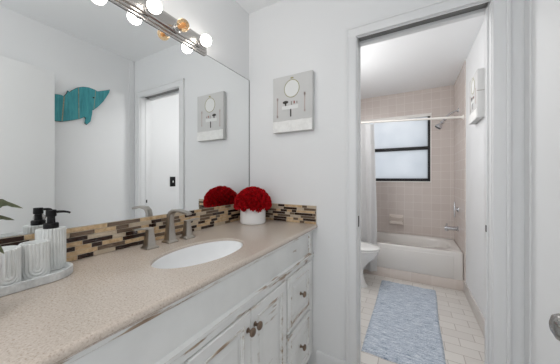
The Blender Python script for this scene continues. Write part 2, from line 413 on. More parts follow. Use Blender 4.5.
# ------------------------------------------------------------------ countertop and sink
SX, SY, SB, SA = 0.320, -0.741, 0.124, 0.208
ZC = 0.91; CT = 0.021; X1 = 0.524; YC0 = -1.42; YC1 = -0.001
def ell(b, a, z, n=96): return [Vector((SX + b * math.cos(2 * PI * i / n), SY + a * math.sin(2 * PI * i / n), z)) for i in range(n)]
def rect_ring(z, n=96):
    out = []
    corners = [(0.001, YC0), (X1, YC0), (X1, YC1), (0.001, YC1)]
    for i in range(n):
        c, s = math.cos(2 * PI * i / n), math.sin(2 * PI * i / n); t = 9
        if c > 1e-6: t = min(t, (X1 - SX) / c)
        if c < -1e-6: t = min(t, (0.001 - SX) / c)
        if s > 1e-6: t = min(t, (YC1 - SY) / s)
        if s < -1e-6: t = min(t, (YC0 - SY) / s)
        out.append(Vector((SX + c * t, SY + s * t, z)))
    for cx, cy in corners:                                   # snap the nearest ring point to each corner
        k = min(range(n), key=lambda i: (out[i].x - cx) ** 2 + (out[i].y - cy) ** 2); out[k] = Vector((cx, cy, z))
    return out
bm = bmesh.new()
rings = [ell(SB, SA, ZC - CT), ell(SB, SA, ZC - 0.003), ell(SB + 0.003, SA + 0.003, ZC), rect_ring(ZC), rect_ring(ZC - CT), ell(SB, SA, ZC - CT)]
loft(bm, rings, False, False)
prof = [(X1, ZC)] + [(X1 + 0.004 + 0.012 * math.sin(t), ZC - 0.012 + 0.012 * math.cos(t)) for t in [PI / 2 * k / 6 for k in range(7)]] + [(X1 + 0.0155, ZC - 0.015), (X1 + 0.012, ZC - 0.018), (X1 + 0.011, ZC - CT), (X1, ZC - CT)]
prism(bm, prof, 'y', YC0, YC1)
bmesh.ops.remove_doubles(bm, verts=bm.verts, dist=0.0002)
tag(link_mesh('countertop', bm, COUNTER, None, 30), 'speckled beige stone vanity countertop with an oval sink cutout', 'countertop')
sink = thing('sink', 'white oval undermount basin set into the beige countertop', 'sink', (SX, SY, 0.74))
bm = bmesh.new(); rings = []
zt = ZC - CT - 0.0005
rings.append(ell(SB + 0.022, SA + 0.022, zt - 0.012)); rings.append(ell(SB + 0.022, SA + 0.022, zt)); rings.append(ell(SB - 0.0008, SA - 0.0008, zt)); rings.append(ell(SB - 0.0008, SA - 0.0008, ZC - 0.010)); rings.append(ell(SB - 0.005, SA - 0.005, ZC - 0.009))
for k in range(1, 13):
    t = k / 12; q = (1 - t ** 2.6) ** 0.5 if t < 1 else 0.0
    q = max(q, 0.13); rings.append(ell((SB - 0.006) * q, (SA - 0.006) * (q if q > .13 else 0.095), ZC - 0.010 - 0.135 * t))
loft(bm, rings, False, True)
link_mesh('basin', bm, CERAMIC, sink, 50)
bm = lathe(bmesh.new(), [(0.021, 0), (0.021, 0.003), (0.016, 0.004), (0.015, 0.001), (0, 0.001)], (SX, SY, ZC - 0.1455), (0, 0, 1), 24)
link_mesh('drain', bm, NICKEL, sink)

# ------------------------------------------------------------------ faucet: widespread, square flared bases
def sq(cx, cy, hx, hy, z): return [Vector((cx - hx, cy - hy, z)), Vector((cx + hx, cy - hy, z)), Vector((cx + hx, cy + hy, z)), Vector((cx - hx, cy + hy, z))]
def softened(bm, off=0.0016):
    bmesh.ops.bevel(bm, geom=list(bm.edges), offset=off, segments=2, affect='EDGES', profile=0.5); return bm
fau = thing('faucet', 'brushed nickel widespread faucet with two lever handles behind the sink', 'faucet', (0.095, -0.722, ZC))
def handle(y, s):
    z = ZC
    bm = loft(bmesh.new(), [sq(0.095, y, 0.026, 0.026, z), sq(0.095, y, 0.026, 0.026, z + 0.006), sq(0.095, y, 0.018, 0.018, z + 0.012), sq(0.095, y, 0.0115, 0.0115, z + 0.078), sq(0.095, y, 0.0115, 0.0115, z + 0.082)])
    h = link_mesh('handle', softened(bm), NICKEL, fau)
    # flat lever pointing away from the spout
    bm = bmesh.new(); rings = []
    for t, hw, th, dz in ((-0.012, 0.0115, 0.008, 0.0), (0.012, 0.0115, 0.009, 0.001), (0.04, 0.010, 0.006, 0.004), (0.068, 0.009, 0.004, 0.005)):
        yy = y + s * t; zz = z + 0.083 + dz
        rings.append([Vector((0.095 - hw, yy, zz - th / 2)), Vector((0.095 + hw, yy, zz - th / 2)), Vector((0.095 + hw, yy, zz + th / 2)), Vector((0.095 - hw, yy, zz + th / 2))])
    link_mesh('lever', softened(loft(bm, rings), 0.001), NICKEL, h)
handle(-0.826, -1); handle(-0.634, 1)
SPY = -0.722
bm = loft(bmesh.new(), [sq(0.085, SPY, 0.026, 0.026, ZC), sq(0.085, SPY, 0.026, 0.026, ZC + 0.006), sq(0.085, SPY, 0.019, 0.019, ZC + 0.012), sq(0.085, SPY, 0.0125, 0.0125, ZC + 0.085)])
rings = []
for x, z, hn, hw in ((0.085, 0.085, 0.0125, 0.0125), (0.088, 0.118, 0.011, 0.012), (0.094, 0.134, 0.010, 0.012), (0.112, 0.146, 0.0075, 0.0125), (0.150, 0.150, 0.006, 0.013), (0.190, 0.145, 0.0055, 0.0135), (0.215, 0.138, 0.005, 0.0135)):
    rings.append((x, z, hn, hw))
rr_ = []
for i, (x, z, hn, hw) in enumerate(rings):
    p = rings[max(i - 1, 0)]; q = rings[min(i + 1, len(rings) - 1)]
    d = Vector((q[0] - p[0], 0, q[1] - p[1])).normalized(); nrm = Vector((-d.z, 0, d.x))
    if i == 0: nrm = Vector((-1, 0, 0))
    c = Vector((x, SPY, ZC + z)); yv = Vector((0, hw, 0))
    rr_.append([c + nrm * hn - yv, c - nrm * hn - yv, c - nrm * hn + yv, c + nrm * hn + yv])
loft(bm, rr_)
bmesh.ops.remove_doubles(bm, verts=bm.verts, dist=0.0001)
link_mesh('spout', softened(bm, 0.0012), NICKEL, fau, 35)

# ------------------------------------------------------------------ vanity cabinet
van = thing('vanity_cabinet', 'distressed white vanity cabinet with panelled doors and drawers under the counter', 'cabinet', (0.25, -0.69, 0))
XF = 0.507; VY0 = -1.395; VY1 = -0.002; VT = ZC - CT - 0.0008
bm = bmesh.new()
add_box(bm, (0.012, VY0, 0.09), (XF - 0.02, VY1, 0.70), 0.0); add_box(bm, (0.012, VY0 + 0.01, 0.0), (XF - 0.07, VY1 - 0.01, 0.09), 0.0)
add_box(bm, (0.012, VY0, 0.70), (0.06, VY1, VT)); add_box(bm, (0.06, VY0, 0.70), (XF - 0.02, VY0 + 0.02, VT)); add_box(bm, (0.06, VY1 - 0.02, 0.70), (XF - 0.02, VY1, VT))
link_mesh('cabinet_body', bm, WORN, van)
bm = bmesh.new()                                             # face frame
for a, b in ((VY0, -1.30), (-1.005, -0.965), (-0.402, -0.366), (-0.085, VY1)): add_box(bm, (XF - 0.0198, a, 0.09), (XF, b, VT), 0.0015)
for z0, z1 in ((VT - 0.02, VT - 0.0004), (0.0906, 0.13)): add_box(bm, (XF - 0.0193, VY0 + 0.004, z0), (XF - 0.0008, VY1 - 0.004, z1))
for a, b in ((-0.39, VY1 - 0.004), (VY0 + 0.004, -0.98)): add_box(bm, (XF - 0.0193, a, 0.395), (XF - 0.0008, b, 0.425))
link_mesh('face_frame', bm, WORN, van)
link_mesh('rail', box((XF - 0.0190, VY0 + 0.002, 0.7005), (XF + 0.011, VY1 - 0.002, 0.7272), 0.002), WORN2, van)
def moulding(bm, y0, y1, z0, z1, w, x0, x1):
    """picture-frame moulding with mitred slopes around a panel"""
    def ring(i, x): return [Vector((x, y0 + i, z0 + i)), Vector((x, y1 - i, z0 + i)), Vector((x, y1 - i, z1 - i)), Vector((x, y0 + i, z1 - i))]
    return loft(bm, [ring(0, x0), ring(0.0, x1 - 0.003), ring(0.003, x1), ring(w * 0.55, x1), ring(w * 0.7, x1 - 0.004), ring(w, x0)], False, False)
# long fixed panel under the counter
fp = link_mesh('fixed_panel', box((XF + 0.0005, -1.31, 0.735), (XF + 0.006, -0.075, VT - 0.004), 0.001), WORN, van)
link_mesh('panel_moulding', moulding(bmesh.new(), -1.315, -0.07, 0.728, VT - 0.002, 0.026, XF, XF + 0.018), WORN2, fp, 30)
def front(name, y0, y1, z0, z1, fr, ky, kz, lab=None):
    xa, xb = XF + 0.0005, XF + 0.017
    def ring(i, x): return [Vector((x, y0 + i, z0 + i)), Vector((x, y1 - i, z0 + i)), Vector((x, y1 - i, z1 - i)), Vector((x, y0 + i, z1 - i))]
    bm = loft(bmesh.new(), [ring(0, xa), ring(0, xb - 0.004), ring(0.004, xb), ring(fr, xb), ring(fr + 0.004, xb - 0.007), ring(fr + 0.012, xb - 0.008), ring(fr + 0.032, xb - 0.001), ring(fr + 0.033, xb - 0.001)])
    d = link_mesh(name, bm, WORN, van, 12)
    link_mesh('frame_moulding', moulding(bmesh.new(), y0 + fr - 0.012, y1 - fr + 0.012, z0 + fr - 0.012, z1 - fr + 0.012, 0.015, xb - 0.002, xb + 0.003), WORN3, d, 20)
    bm = lathe(bmesh.new(), [(0.010, 0), (0.010, 0.002), (0.006, 0.005), (0.0055, 0.014), (0.009, 0.018), (0.0155, 0.021), (0.0165, 0.025), (0.0145, 0.029), (0.008, 0.0325), (0, 0.033)], (xb - 0.001, ky, kz), (1, 0, 0), 24)
    link_mesh('knob', bm, BRONZE, d)
    return d
front('door', -0.6885, -0.395, 0.115, 0.698, 0.052, -0.667, 0.632)
front('door', -0.985, -0.6915, 0.115, 0.698, 0.052, -0.713, 0.632)
front('drawer', -0.378, -0.078, 0.418, 0.698, 0.04, -0.228, 0.565)
front('drawer', -0.378, -0.078, 0.115, 0.402, 0.04, -0.228, 0.272)
front('drawer', -1.302, -1.002, 0.418, 0.698, 0.04, -1.152, 0.565)
front('drawer', -1.302, -1.002, 0.115, 0.402, 0.04, -1.152, 0.272)

# ------------------------------------------------------------------ red flowers in a white pot
PX, PY = 0.144, -0.150
fl = thing('potted_flowers', 'dome of red blooms in a white cylinder pot on the counter corner', 'flowers', (PX, PY, ZC))
bm = lathe(bmesh.new(), [(0.078, 0), (0.0825, 0.004), (0.084, 0.012), (0.084, 0.108), (0.0825, 0.112), (0.079, 0.112), (0.078, 0.106), (0.076, 0.09), (0, 0.09)], (PX, PY, ZC + 0.0005), (0, 0, 1), 56)
link_mesh('pot', bm, POTM, fl)
DZ = ZC + 0.125; RX, RZ = 0.106, 0.096
bm = lathe(bmesh.new(), [(0.074, -0.030), (0.098, -0.012)] + [(RX * 0.96 * math.cos(t), RZ * 0.94 * math.sin(t)) for t in [PI / 2 * k / 8 for k in range(9)]], (PX, PY, DZ), (0, 0, 1), 32)
link_mesh('flower_base', bm, FOAM, fl)
def bloom_mesh():
    bm = bmesh.new(); r = random.Random(3); n = 30
    for k, (rad, h0, h1) in enumerate(((0.021, -0.004, 0.004), (0.0185, -0.002, 0.010), (0.0145, 0.0, 0.0145), (0.0100, 0.002, 0.0175), (0.0055, 0.004, 0.019))):
        ph = r.random() * 6; rings = []
        for j in range(4):
            t = j / 3; row = []
            for i in range(n):
                a = 2 * PI * i / n; rf = 1 + 0.16 * t * math.sin(7 * a + ph) + 0.10 * t * math.sin(13 * a + ph * 2)
                q = rad * (0.35 + 0.65 * t ** 0.6) * rf
                row.append((q * math.cos(a), q * math.sin(a), h0 + (h1 - h0) * t + 0.002 * t * math.sin(9 * a + ph)))
            rings.append(row)
        loft(bm, rings, False, False)
    me = bpy.data.meshes.new('bloom'); bm.to_mesh(me); bm.free(); me.materials.append(PETAL)
    for p in me.polygons: p.use_smooth = True
    return me
bloom = bloom_mesh(); rb = random.Random(5); N = 96; ga = PI * (3 - 5 ** 0.5); cnt = 0
for i in range(N):
    zf = 1 - (i + 0.5) / N * 1.22                           # dome and a bit under its rim
    rad = max(0.0, 1 - min(abs(zf), 1) ** 2) ** 0.5; a = ga * i
    p = Vector((RX * rad * math.cos(a), RX * rad * math.sin(a), RZ * zf if zf > 0 else 0.11 * zf))
    nv = Vector((p.x / RX ** 2, p.y / RX ** 2, p.z / RZ ** 2)).normalized()
    o = bpy.data.objects.new('bloom', bloom); C.objects.link(o); o.parent = fl
    o.location = p + Vector((0, 0, DZ - ZC))
    o.rotation_mode = 'QUATERNION'; o.rotation_quaternion = nv.to_track_quat('Z', 'Y') @ Matrix.Rotation(rb.random() * 6, 3, 'Z').to_quaternion()
    s = 0.86 + rb.random() * 0.22; o.scale = (s, s, s)

# ------------------------------------------------------------------ ribbed bath set on a tray
def stadium(cx, cy, hl, hd, n, off=0.0):
    """closed oval outline elongated along y, starting at its front (+x) centre; returns points and normals and arc length"""
    st = max(hl - hd, 0.0); per = 4 * st + 2 * PI * hd; out = []
    for i in range(n):
        s = per * i / n
        if s > per / 2: s2 = s - per
        else: s2 = s
        q = abs(s2); sg = 1 if s2 >= 0 else -1
        if q <= st: p, nn = (hd, q), (1, 0)
        elif q <= st + PI * hd:
            a = (q - st) / hd; p, nn = (hd * math.cos(a), st + hd * math.sin(a)), (math.cos(a), math.sin(a))
        else: p, nn = (-hd, st - (q - st - PI * hd)), (-1, 0)
        out.append((Vector((cx + p[0] + nn[0] * off, cy + sg * (p[1] + nn[1] * off), 0)), Vector((nn[0], sg * nn[1], 0)), s2))
    return out
def ribs(d, per=0.0088, amp=0.0036): return amp * (abs(math.cos(PI * d / per)) ** 0.55 - 1)
def fluted(cx, cy, hl, hd, z0, z1, arch=None, wall=0.004, closed_top=False, n=240, m=56, nb=0.003, per=0.0088, amp=0.0036):
    base = stadium(cx, cy, hl, hd, n); bm = bmesh.new(); rings = []
    rings.append([p - nn * nb + Vector((0, 0, z0)) for p, nn, s in base])
    for j in range(m + 1):
        z = z0 + 0.0015 + (z1 - z0 - 0.003) * j / m; row = []
        for p, nn, s in base:
            if arch:
                u = s - arch[0]; R = arch[1]; v = z - z0
                d = abs(u) if v > R else math.hypot(u, R - v)
                if abs(u) > R + per * 3: d = u
            else: d = s
            row.append(p + nn * ribs(d, per, amp) + Vector((0, 0, z)))
        rings.append(row)
    rings.append([p - nn * 0.002 + Vector((0, 0, z1)) for p, nn, s in base])
    if not closed_top:
        rings.append([p - nn * (wall + 0.001) + Vector((0, 0, z1)) for p, nn, s in base])
        rings.append([p - nn * (wall + 0.002) + Vector((0, 0, z1 - 0.002)) for p, nn, s in base])
        rings.append([p - nn * (wall + 0.002) + Vector((0, 0, z0 + 0.006)) for p, nn, s in base])
    else:
        rings.append([p - nn * 0.004 + Vector((0, 0, z1)) for p, nn, s in base])
    return loft(bm, rings)
bm = fluted(0.103, -1.217, 0.1245, 0.071, ZC + 0.0006, ZC + 0.024, None, 0.005, False, 260, 8, 0.002, 0.0105, 0.0022)
tag(link_mesh('vanity_tray', bm, TRAYM, None, 50), 'pale marbled oval tray with fluted rim on the left end of the counter', 'tray')
TZ = ZC + 0.0072
tag(link_mesh('tumbler', fluted(0.110, -1.180, 0.032, 0.028, TZ, 1.021, (0.0, 0.032)), RESIN, None, 50), 'pale grey ribbed cup with an arch pattern, right one of two on the tray', 'cup')
tag(link_mesh('tumbler', fluted(0.130, -1.256, 0.044, 0.036, TZ, 1.021, (0.016, 0.036)), RESIN, None, 50), 'wider pale grey ribbed cup on the left end of the tray', 'cup')
dis = thing('soap_dispenser', 'pale grey ribbed soap dispenser with a black pump, beside the mirror', 'soap dispenser', (0.060, -1.129, TZ))
link_mesh('bottle', fluted(0.060, -1.129, 0.0365, 0.030, TZ, 1.047, None, closed_top=True), RESIN, dis, 50)
bm = lathe(bmesh.new(), [(0.0185, 0), (0.0185, 0.013), (0.017, 0.0155), (0.0105, 0.0165), (0.0095, 0.036), (0.0125, 0.037), (0.013, 0.040), (0.0125, 0.057), (0.011, 0.056), (0, 0.0565)], (0.060, -1.129, 1.0472), (0, 0, 1), 28)
pump = link_mesh('pump', bm, BLACK, dis, 30)
link_mesh('nozzle', tube(bmesh.new(), [(0.061, -1.124, 1.097), (0.066, -1.112, 1.0975), (0.073, -1.101, 1.097), (0.079, -1.093, 1.095), (0.082, -1.088, 1.092)], [0.0045, 0.0042, 0.0038, 0.0034, 0.003], 10), BLACK, pump)

# small plant left of the tray
pl = thing('potted_plant', 'small olive green leafy plant in a round white pot at the left picture edge', 'plant', (0.275, -1.328, ZC))
bm = lathe(bmesh.new(), [(0.030, 0.0005), (0.036, 0.006), (0.045, 0.030), (0.0485, 0.055), (0.045, 0.080), (0.036, 0.096), (0.033, 0.096), (0.036, 0.085), (0.036, 0.082), (0, 0.082)], (0.275, -1.328, ZC), (0, 0, 1), 36)
pot = link_mesh('pot', bm, POTM, pl)
link_mesh('soil', lathe(bmesh.new(), [(0.0355, 0.078), (0.0355, 0.086), (0, 0.088)], (0.275, -1.328, ZC), (0, 0, 1), 24), SOIL, pot)
def leaf(az, L, rise, droop, wd, z0, roll=0.2):
    rows = []; base = Vector((0.275, -1.328, z0)); dv = Vector((math.cos(az), math.sin(az), 0)); sv = Vector((-math.sin(az) * math.cos(roll), math.cos(az) * math.cos(roll), math.sin(roll)))
    for j in range(13):
        t = j / 12; p = base + dv * (L * t) + Vector((0, 0, rise * math.sin(min(t * 2.4, 1.75)) - droop * t * t))
        hw = wd * (math.sin(PI * min(1, t * 0.97 + 0.03)) ** 0.75) if t > 0.3 else 0.002 + 0.02 * max(0, t - 0.15)
        rows.append([p + sv * hw * k + Vector((0, 0, abs(k) * hw * 0.35)) for k in (-1, -0.5, 0, 0.5, 1)])
    bm = loft(bmesh.new(), rows, False, False, False)
    bmesh.ops.solidify(bm, geom=bm.faces[:], thickness=0.0009)
    link_mesh('leaf', bm, LEAF, pl, 60)
for az, L, rise, droop, wd, z0, *ro in ((1.68, 0.088, 0.155, 0.018, 0.015, 1.0, 0.55), (1.80, 0.078, 0.122, 0.012, 0.014, 1.0, 0.5), (2.6, 0.09, 0.12, 0.03, 0.013, 1.0), (0.7, 0.07, 0.09, 0.04, 0.012, 1.0), (3.5, 0.08, 0.11, 0.03, 0.013, 1.0), (4.5, 0.08, 0.10, 0.04, 0.013, 1.0), (5.5, 0.08, 0.12, 0.04, 0.013, 1.0), (4.0, 0.05, 0.15, 0.01, 0.012, 1.0)):
    leaf(az, L, rise, droop, wd, z0, *ro)

# ------------------------------------------------------------------ canvas pictures
def canvas_set(root, M, flip=1):
    """M maps (u right, d out of the wall, v up) to the world"""
    def B(u0, u1, d0, d1, v0, v1, bev=0.0): return add_box(bmesh.new(), M(u0, d0, v0), M(u1, d1, v1), bev)
    def disc(u, v, ru, rv, d0, d1, n=40):
        return loft(bmesh.new(), [[M(u + ru * math.cos(2 * PI * i / n), d, v + rv * math.sin(2 * PI * i / n)) for i in range(n)] for d in (d0, d1)])
    W, Hh, D = 0.288, 0.375, 0.036
    def part(name, bm, m): return link_mesh(name, bm, m, root)
    part('canvas', B(0, W, 0.001, D, 0, Hh, 0.003), CANV)
    e = 0.0012
    ring = bmesh.new(); n = 44; cu, cv = 0.143, 0.284
    rows = [[M(cu + r * math.cos(2 * PI * i / n), d, cv + r * 1.06 * math.sin(2 * PI * i / n)) for i in range(n)] for r, d in ((0.056, D - 0.0005), (0.056, D + e), (0.052, D + e), (0.052, D - 0.0005))]
    loft(ring, rows, False, False); part('printed_mirror_ring', ring, GOLD)
    part('printed_mirror', disc(cu, cv, 0.052, 0.058, D - 0.0005, D + 0.0006), PALE)
    part('printed_bow', disc(cu + 0.002, cv + 0.069, 0.012, 0.005, D - 0.0005, D + e, 16), GOLD)
    part('printed_shelf', B(0.070, 0.190, D - 0.0005, D + e, 0.150, 0.174), PALE)
    part('printed_shelf_stand', B(0.131, 0.140, D - 0.0005, D + e, 0.100, 0.150), INK)
    bm = disc(0.097, 0.198, 0.021, 0.010, D - 0.0005, D + e, 18); add_box(bm, M(0.093, D - 0.0005, 0.174), M(0.103, D + e, 0.192)); part('printed_plant', bm, INK)
    part('printed_bottle', B(0.137, 0.145, D - 0.0005, D + e, 0.176, 0.200), SKETCH)
    part('printed_bottle', B(0.157, 0.165, D - 0.0005, D + e, 0.182, 0.200), RED)
    part('printed_bottle', B(0.177, 0.184, D - 0.0005, D + e, 0.182, 0.196), SKETCH)
    for u, v0, v1 in ((0.036, 0.105, 0.235), (0.235, 0.125, 0.245)):
        bm = B(u - 0.003, u + 0.003, D - 0.0005, D + e, v0, v1); add_box(bm, M(u - 0.006, D - 0.0005, v1 - 0.018), M(u + 0.006, D + e, v1 - 0.002))
        add_box(bm, M(u - 0.005, D - 0.0005, v0 - 0.004), M(u + 0.005, D + e, v0 + 0.01)); part('printed_candle_sconce', bm, ROSE)
    # gathered strip along the bottom
    rings = []
    for i in range(91):
        u = 0.002 + (W - 0.004) * i / 90; rip = math.sin(i * 0.40 + 2 * math.sin(i * 0.13))
        rings.append([M(u, D - 0.0006, 0.002)] + [M(u, D + 0.0040 + 0.0013 * a * rip, v) for v, a in ((0.002, 1.0), (0.028, 0.8), (0.056, 0.4), (0.074 + 0.002 * math.sin(i * 0.21), 0.0))] + [M(u, D - 0.0006, 0.076)])
    bm = loft(bmesh.new(), rings)
    part('gathered_strip', bm, LINEN)
c1 = thing('canvas_picture', 'grey bathroom print canvas on the wall right of the mirror', 'picture', (0.375, 0, 1.51), 'grey canvas pictures')
canvas_set(c1, lambda u, d, v: (0.231 + u, -d, 1.511 + v))
c2 = thing('canvas_picture', 'grey canvas seen edge-on, on the right wall beyond the doorway', 'picture', (XB, 1.06, 1.675), 'grey canvas pictures')
canvas_set(c2, lambda u, d, v: (XB - d * 1.3, 1.205 - u, 1.675 + v * 1.01))
link_mesh('side_cord', add_box(bmesh.new(), (XB - 0.050, 0.9158, 1.882), (XB - 0.001, 0.9176, 1.887)), SKETCH, c2)

# ------------------------------------------------------------------ dolphin on the right wall (seen in the mirror)
out = [(-0.2386, 2.054), (-0.2751, 2.0353), (-0.3394, 2.0054), (-0.362, 2.0139), (-0.406, 2.019), (-0.4485, 2.0112), (-0.4895, 1.9912), (-0.5292, 1.9536), (-0.5437, 1.9331), (-0.5561, 1.9437), (-0.5618, 1.9177), (-0.5816, 1.8889), (-0.6046, 1.8938), (-0.6361, 1.89), (-0.69, 1.875), (-0.75, 1.85), (-0.82, 1.84), (-0.87, 1.87), (-0.86, 1.82), (-0.885, 1.76), (-0.83, 1.785), (-0.76, 1.745), (-0.70, 1.70), (-0.6361, 1.674), (-0.5955, 1.6767), (-0.5292, 1.7003), (-0.4692, 1.7281), (-0.438, 1.7502), (-0.4296, 1.7368), (-0.4359, 1.6972), (-0.4221, 1.6847), (-0.3952, 1.7185), (-0.3842, 1.7857), (-0.382, 1.8279), (-0.3709, 1.8281), (-0.3394, 1.8624), (-0.2929, 1.9285), (-0.2447, 2.0245)]
dol = thing('dolphin_wall_art', 'teal weathered wood dolphin hung on the wall, seen in the mirror', 'wall art', (XR, -0.5, 1.67))
bm = bmesh.new(); loft(bm, [[(x, y, z) for y, z in out] for x in (XR - 0.001, XR - 0.019)])
link_mesh('body', bm, TEAL, dol, 30)
bm = bmesh.new(); loft(bm, [[(x, -0.42 + (y + 0.42) * 1.012, 1.86 + (z - 1.86) * 1.018) for y, z in out] for x in (XR - 0.0005, XR - 0.013)])
link_mesh('rim', bm, Mat('dark_wood_edge', srgb(70, 62, 54), 0.7).m, dol, 30)
for (ya, za), (yb, zb), hw in (((-0.582, 1.888), (-0.5955, 1.680), 0.0035), ((-0.4845, 1.992), (-0.4814, 1.725), 0.0025), ((-0.3564, 2.010), (-0.3709, 1.835), 0.0018), ((-0.70, 1.868), (-0.70, 1.703), 0.003)):
    bm = loft(bmesh.new(), [[(x, ya - hw, za), (x, ya + hw, za), (x, yb + hw, zb), (x, yb - hw, zb)] for x in (XR - 0.018, XR - 0.0198)]); link_mesh('plank_seam', bm, RAWWOOD, dol, 0)
link_mesh('eye', lathe(bmesh.new(), [(0.0075, 0), (0.007, 0.002), (0, 0.0025)], (XR - 0.0185, -0.373, 1.9385), (-1, 0, 0), 16), BLACK, dol)

# ------------------------------------------------------------------ bathroom: switch plate
sw = thing('light_switch', 'black switch plate on the white bathroom wall, seen in the mirror', 'switch', (XB, 0.497, 1.16))
link_mesh('plate', box((XB - 0.006, 0.457, 1.10), (XB - 0.0003, 0.533, 1.222), 0.002), BLACK, sw)
link_mesh('toggle', box((XB - 0.016, 0.490, 1.150), (XB - 0.006, 0.500, 1.172), 0.002), TRIM, sw)

# tub
tub = thing('bathtub', 'white enamel alcove bathtub under the frosted window', 'bathtub', (0.8, 2.06, 0.11))
tx0, tx1, ty0, ty1, tz0, tz1 = 0.0395, XB - 0.0095, 1.722, YB - 0.002, 0.111, 0.405
def se(cx, cy, a, b, z, n, e):
    r = []
    for i in range(n):
        t = 2 * PI * i / n; c, s = math.cos(t), math.sin(t)
        r.append(Vector((cx + a * math.copysign(abs(c) ** (2 / e), c), cy + b * math.copysign(abs(s) ** (2 / e), s), z)))
    return r
cx, cy = (tx0 + tx1) / 2, (ty0 + ty1) / 2; hx, hy = (tx1 - tx0) / 2, (ty1 - ty0) / 2; n = 120
icx, icy = cx - 0.005, cy + 0.012
rings = [se(cx, cy, hx, hy, tz0, n, 60), se(cx, cy, hx, hy, tz1 - 0.020, n, 60), se(cx, cy, hx - 0.003, hy - 0.004, tz1 - 0.008, n, 50), se(cx, cy, hx - 0.010, hy - 0.010, tz1, n, 40),
         se(icx, icy, hx - 0.07, hy - 0.062, tz1, n, 3.6), se(icx, icy, hx - 0.082, hy - 0.072, tz1 - 0.008, n, 3.5), se(icx, icy, hx - 0.092, hy - 0.080, tz1 - 0.03, n, 3.4),
         se(icx, icy, hx - 0.13, hy - 0.10, tz1 - 0.15, n, 3.3), se(icx, icy, hx - 0.17, hy - 0.125, tz0 + 0.07, n, 3.2), se(icx, icy, hx - 0.23, hy - 0.17, tz0 + 0.045, n, 3)]
bm = loft(bmesh.new(), rings); link_mesh('tub_shell', bm, TUBM, tub, 40)
bm = bmesh.new()
for a, b in ((tx0 + 0.0, tx1 - 0.085),): add_box(bm, (a, ty0 - 0.006, tz0 + 0.002), (b, ty0 + 0.004, tz1 - 0.045), 0.004)
link_mesh('apron', bm, TUBM, tub)
link_mesh('overflow_plate', lathe(bmesh.new(), [(0.034, 0), (0.034, 0.004), (0.03, 0.008), (0, 0.009)], (tx1 - 0.115, 2.075, 0.315), (-1, 0, 0.15), 28), CHROME, tub)
# tub spout and shower valve
XT = XB - 0.008
sp = thing('tub_spout', 'chrome tub spout with diverter knob low on the tiled side wall', 'spout', (XT, 2.06, 0.60))
bm = lathe(bmesh.new(), [(0.030, 0), (0.030, 0.010), (0.024, 0.014), (0.023, 0.08), (0.024, 0.125), (0.022, 0.136), (0, 0.137)], (XT, 2.06, 0.60), (-1, 0, 0), 28)
add_box(bm, (XT - 0.132, 2.042, 0.565), (XT - 0.095, 2.078, 0.60), 0.006); link_mesh('spout_body', bm, CHROME, sp)
link_mesh('diverter_knob', lathe(bmesh.new(), [(0.005, 0), (0.005, 0.02), (0.010, 0.022), (0.010, 0.032), (0, 0.034)], (XT - 0.113, 2.06, 0.622), (0, 0, 1), 16), CHROME, sp)
vl = thing('shower_valve', 'chrome lever shower valve on the tiled side wall above the spout', 'faucet handle', (XT, 2.06, 0.83))
link_mesh('escutcheon', lathe(bmesh.new(), [(0.030, 0), (0.029, 0.006), (0.025, 0.012), (0.018, 0.016), (0.016, 0.028), (0, 0.030)], (XT, 2.06, 0.83), (-1, 0, 0), 28), CHROME, vl)
bm = bmesh.new(); rings = []
for z, hw, th in ((0.735, 0.012, 0.007), (0.78, 0.016, 0.010), (0.82, 0.021, 0.013), (0.85, 0.019, 0.012), (0.92, 0.010, 0.007)): rings.append(sq(XT - 0.034, 2.06, th, hw, z))
link_mesh('lever', softened(loft(bm, rings), 0.0015), CHROME, vl)
sh = thing('wall_shower', 'chrome shower head on a bent arm from the tiled side wall', 'shower', (XT, 2.06, 2.0))
link_mesh('flange', lathe(bmesh.new(), [(0.028, 0), (0.026, 0.006), (0.012, 0.012), (0, 0.013)], (XT, 2.06, 2.012), (-1, 0, 0), 24), CHROME, sh)
link_mesh('arm', tube(bmesh.new(), [(XT, 2.06, 2.012), (XT - 0.04, 2.06, 2.000), (XT - 0.08, 2.06, 1.978), (XT - 0.115, 2.06, 1.950), (XT - 0.135, 2.06, 1.928)], 0.011, 12), CHROME, sh)
dv = Vector((-0.6, 0, -0.8)).normalized(); hb = Vector((XT - 0.125, 2.06, 1.932))
bm = lathe(bmesh.new(), [(0.018, 0), (0.024, 0.008), (0.024, 0.022), (0.013, 0.03), (0.014, 0.04), (0.024, 0.052), (0.024, 0.064), (0.015, 0.072), (0.017, 0.08), (0.036, 0.105), (0.040, 0.118), (0.039, 0.132), (0, 0.133)], hb, dv, 28)
hd = link_mesh('head', bm, CHROME, sh)
link_mesh('spray_face', lathe(bmesh.new(), [(0.036, 0.1325), (0.036, 0.136), (0, 0.137)], hb, dv, 24), BLACKF, hd)
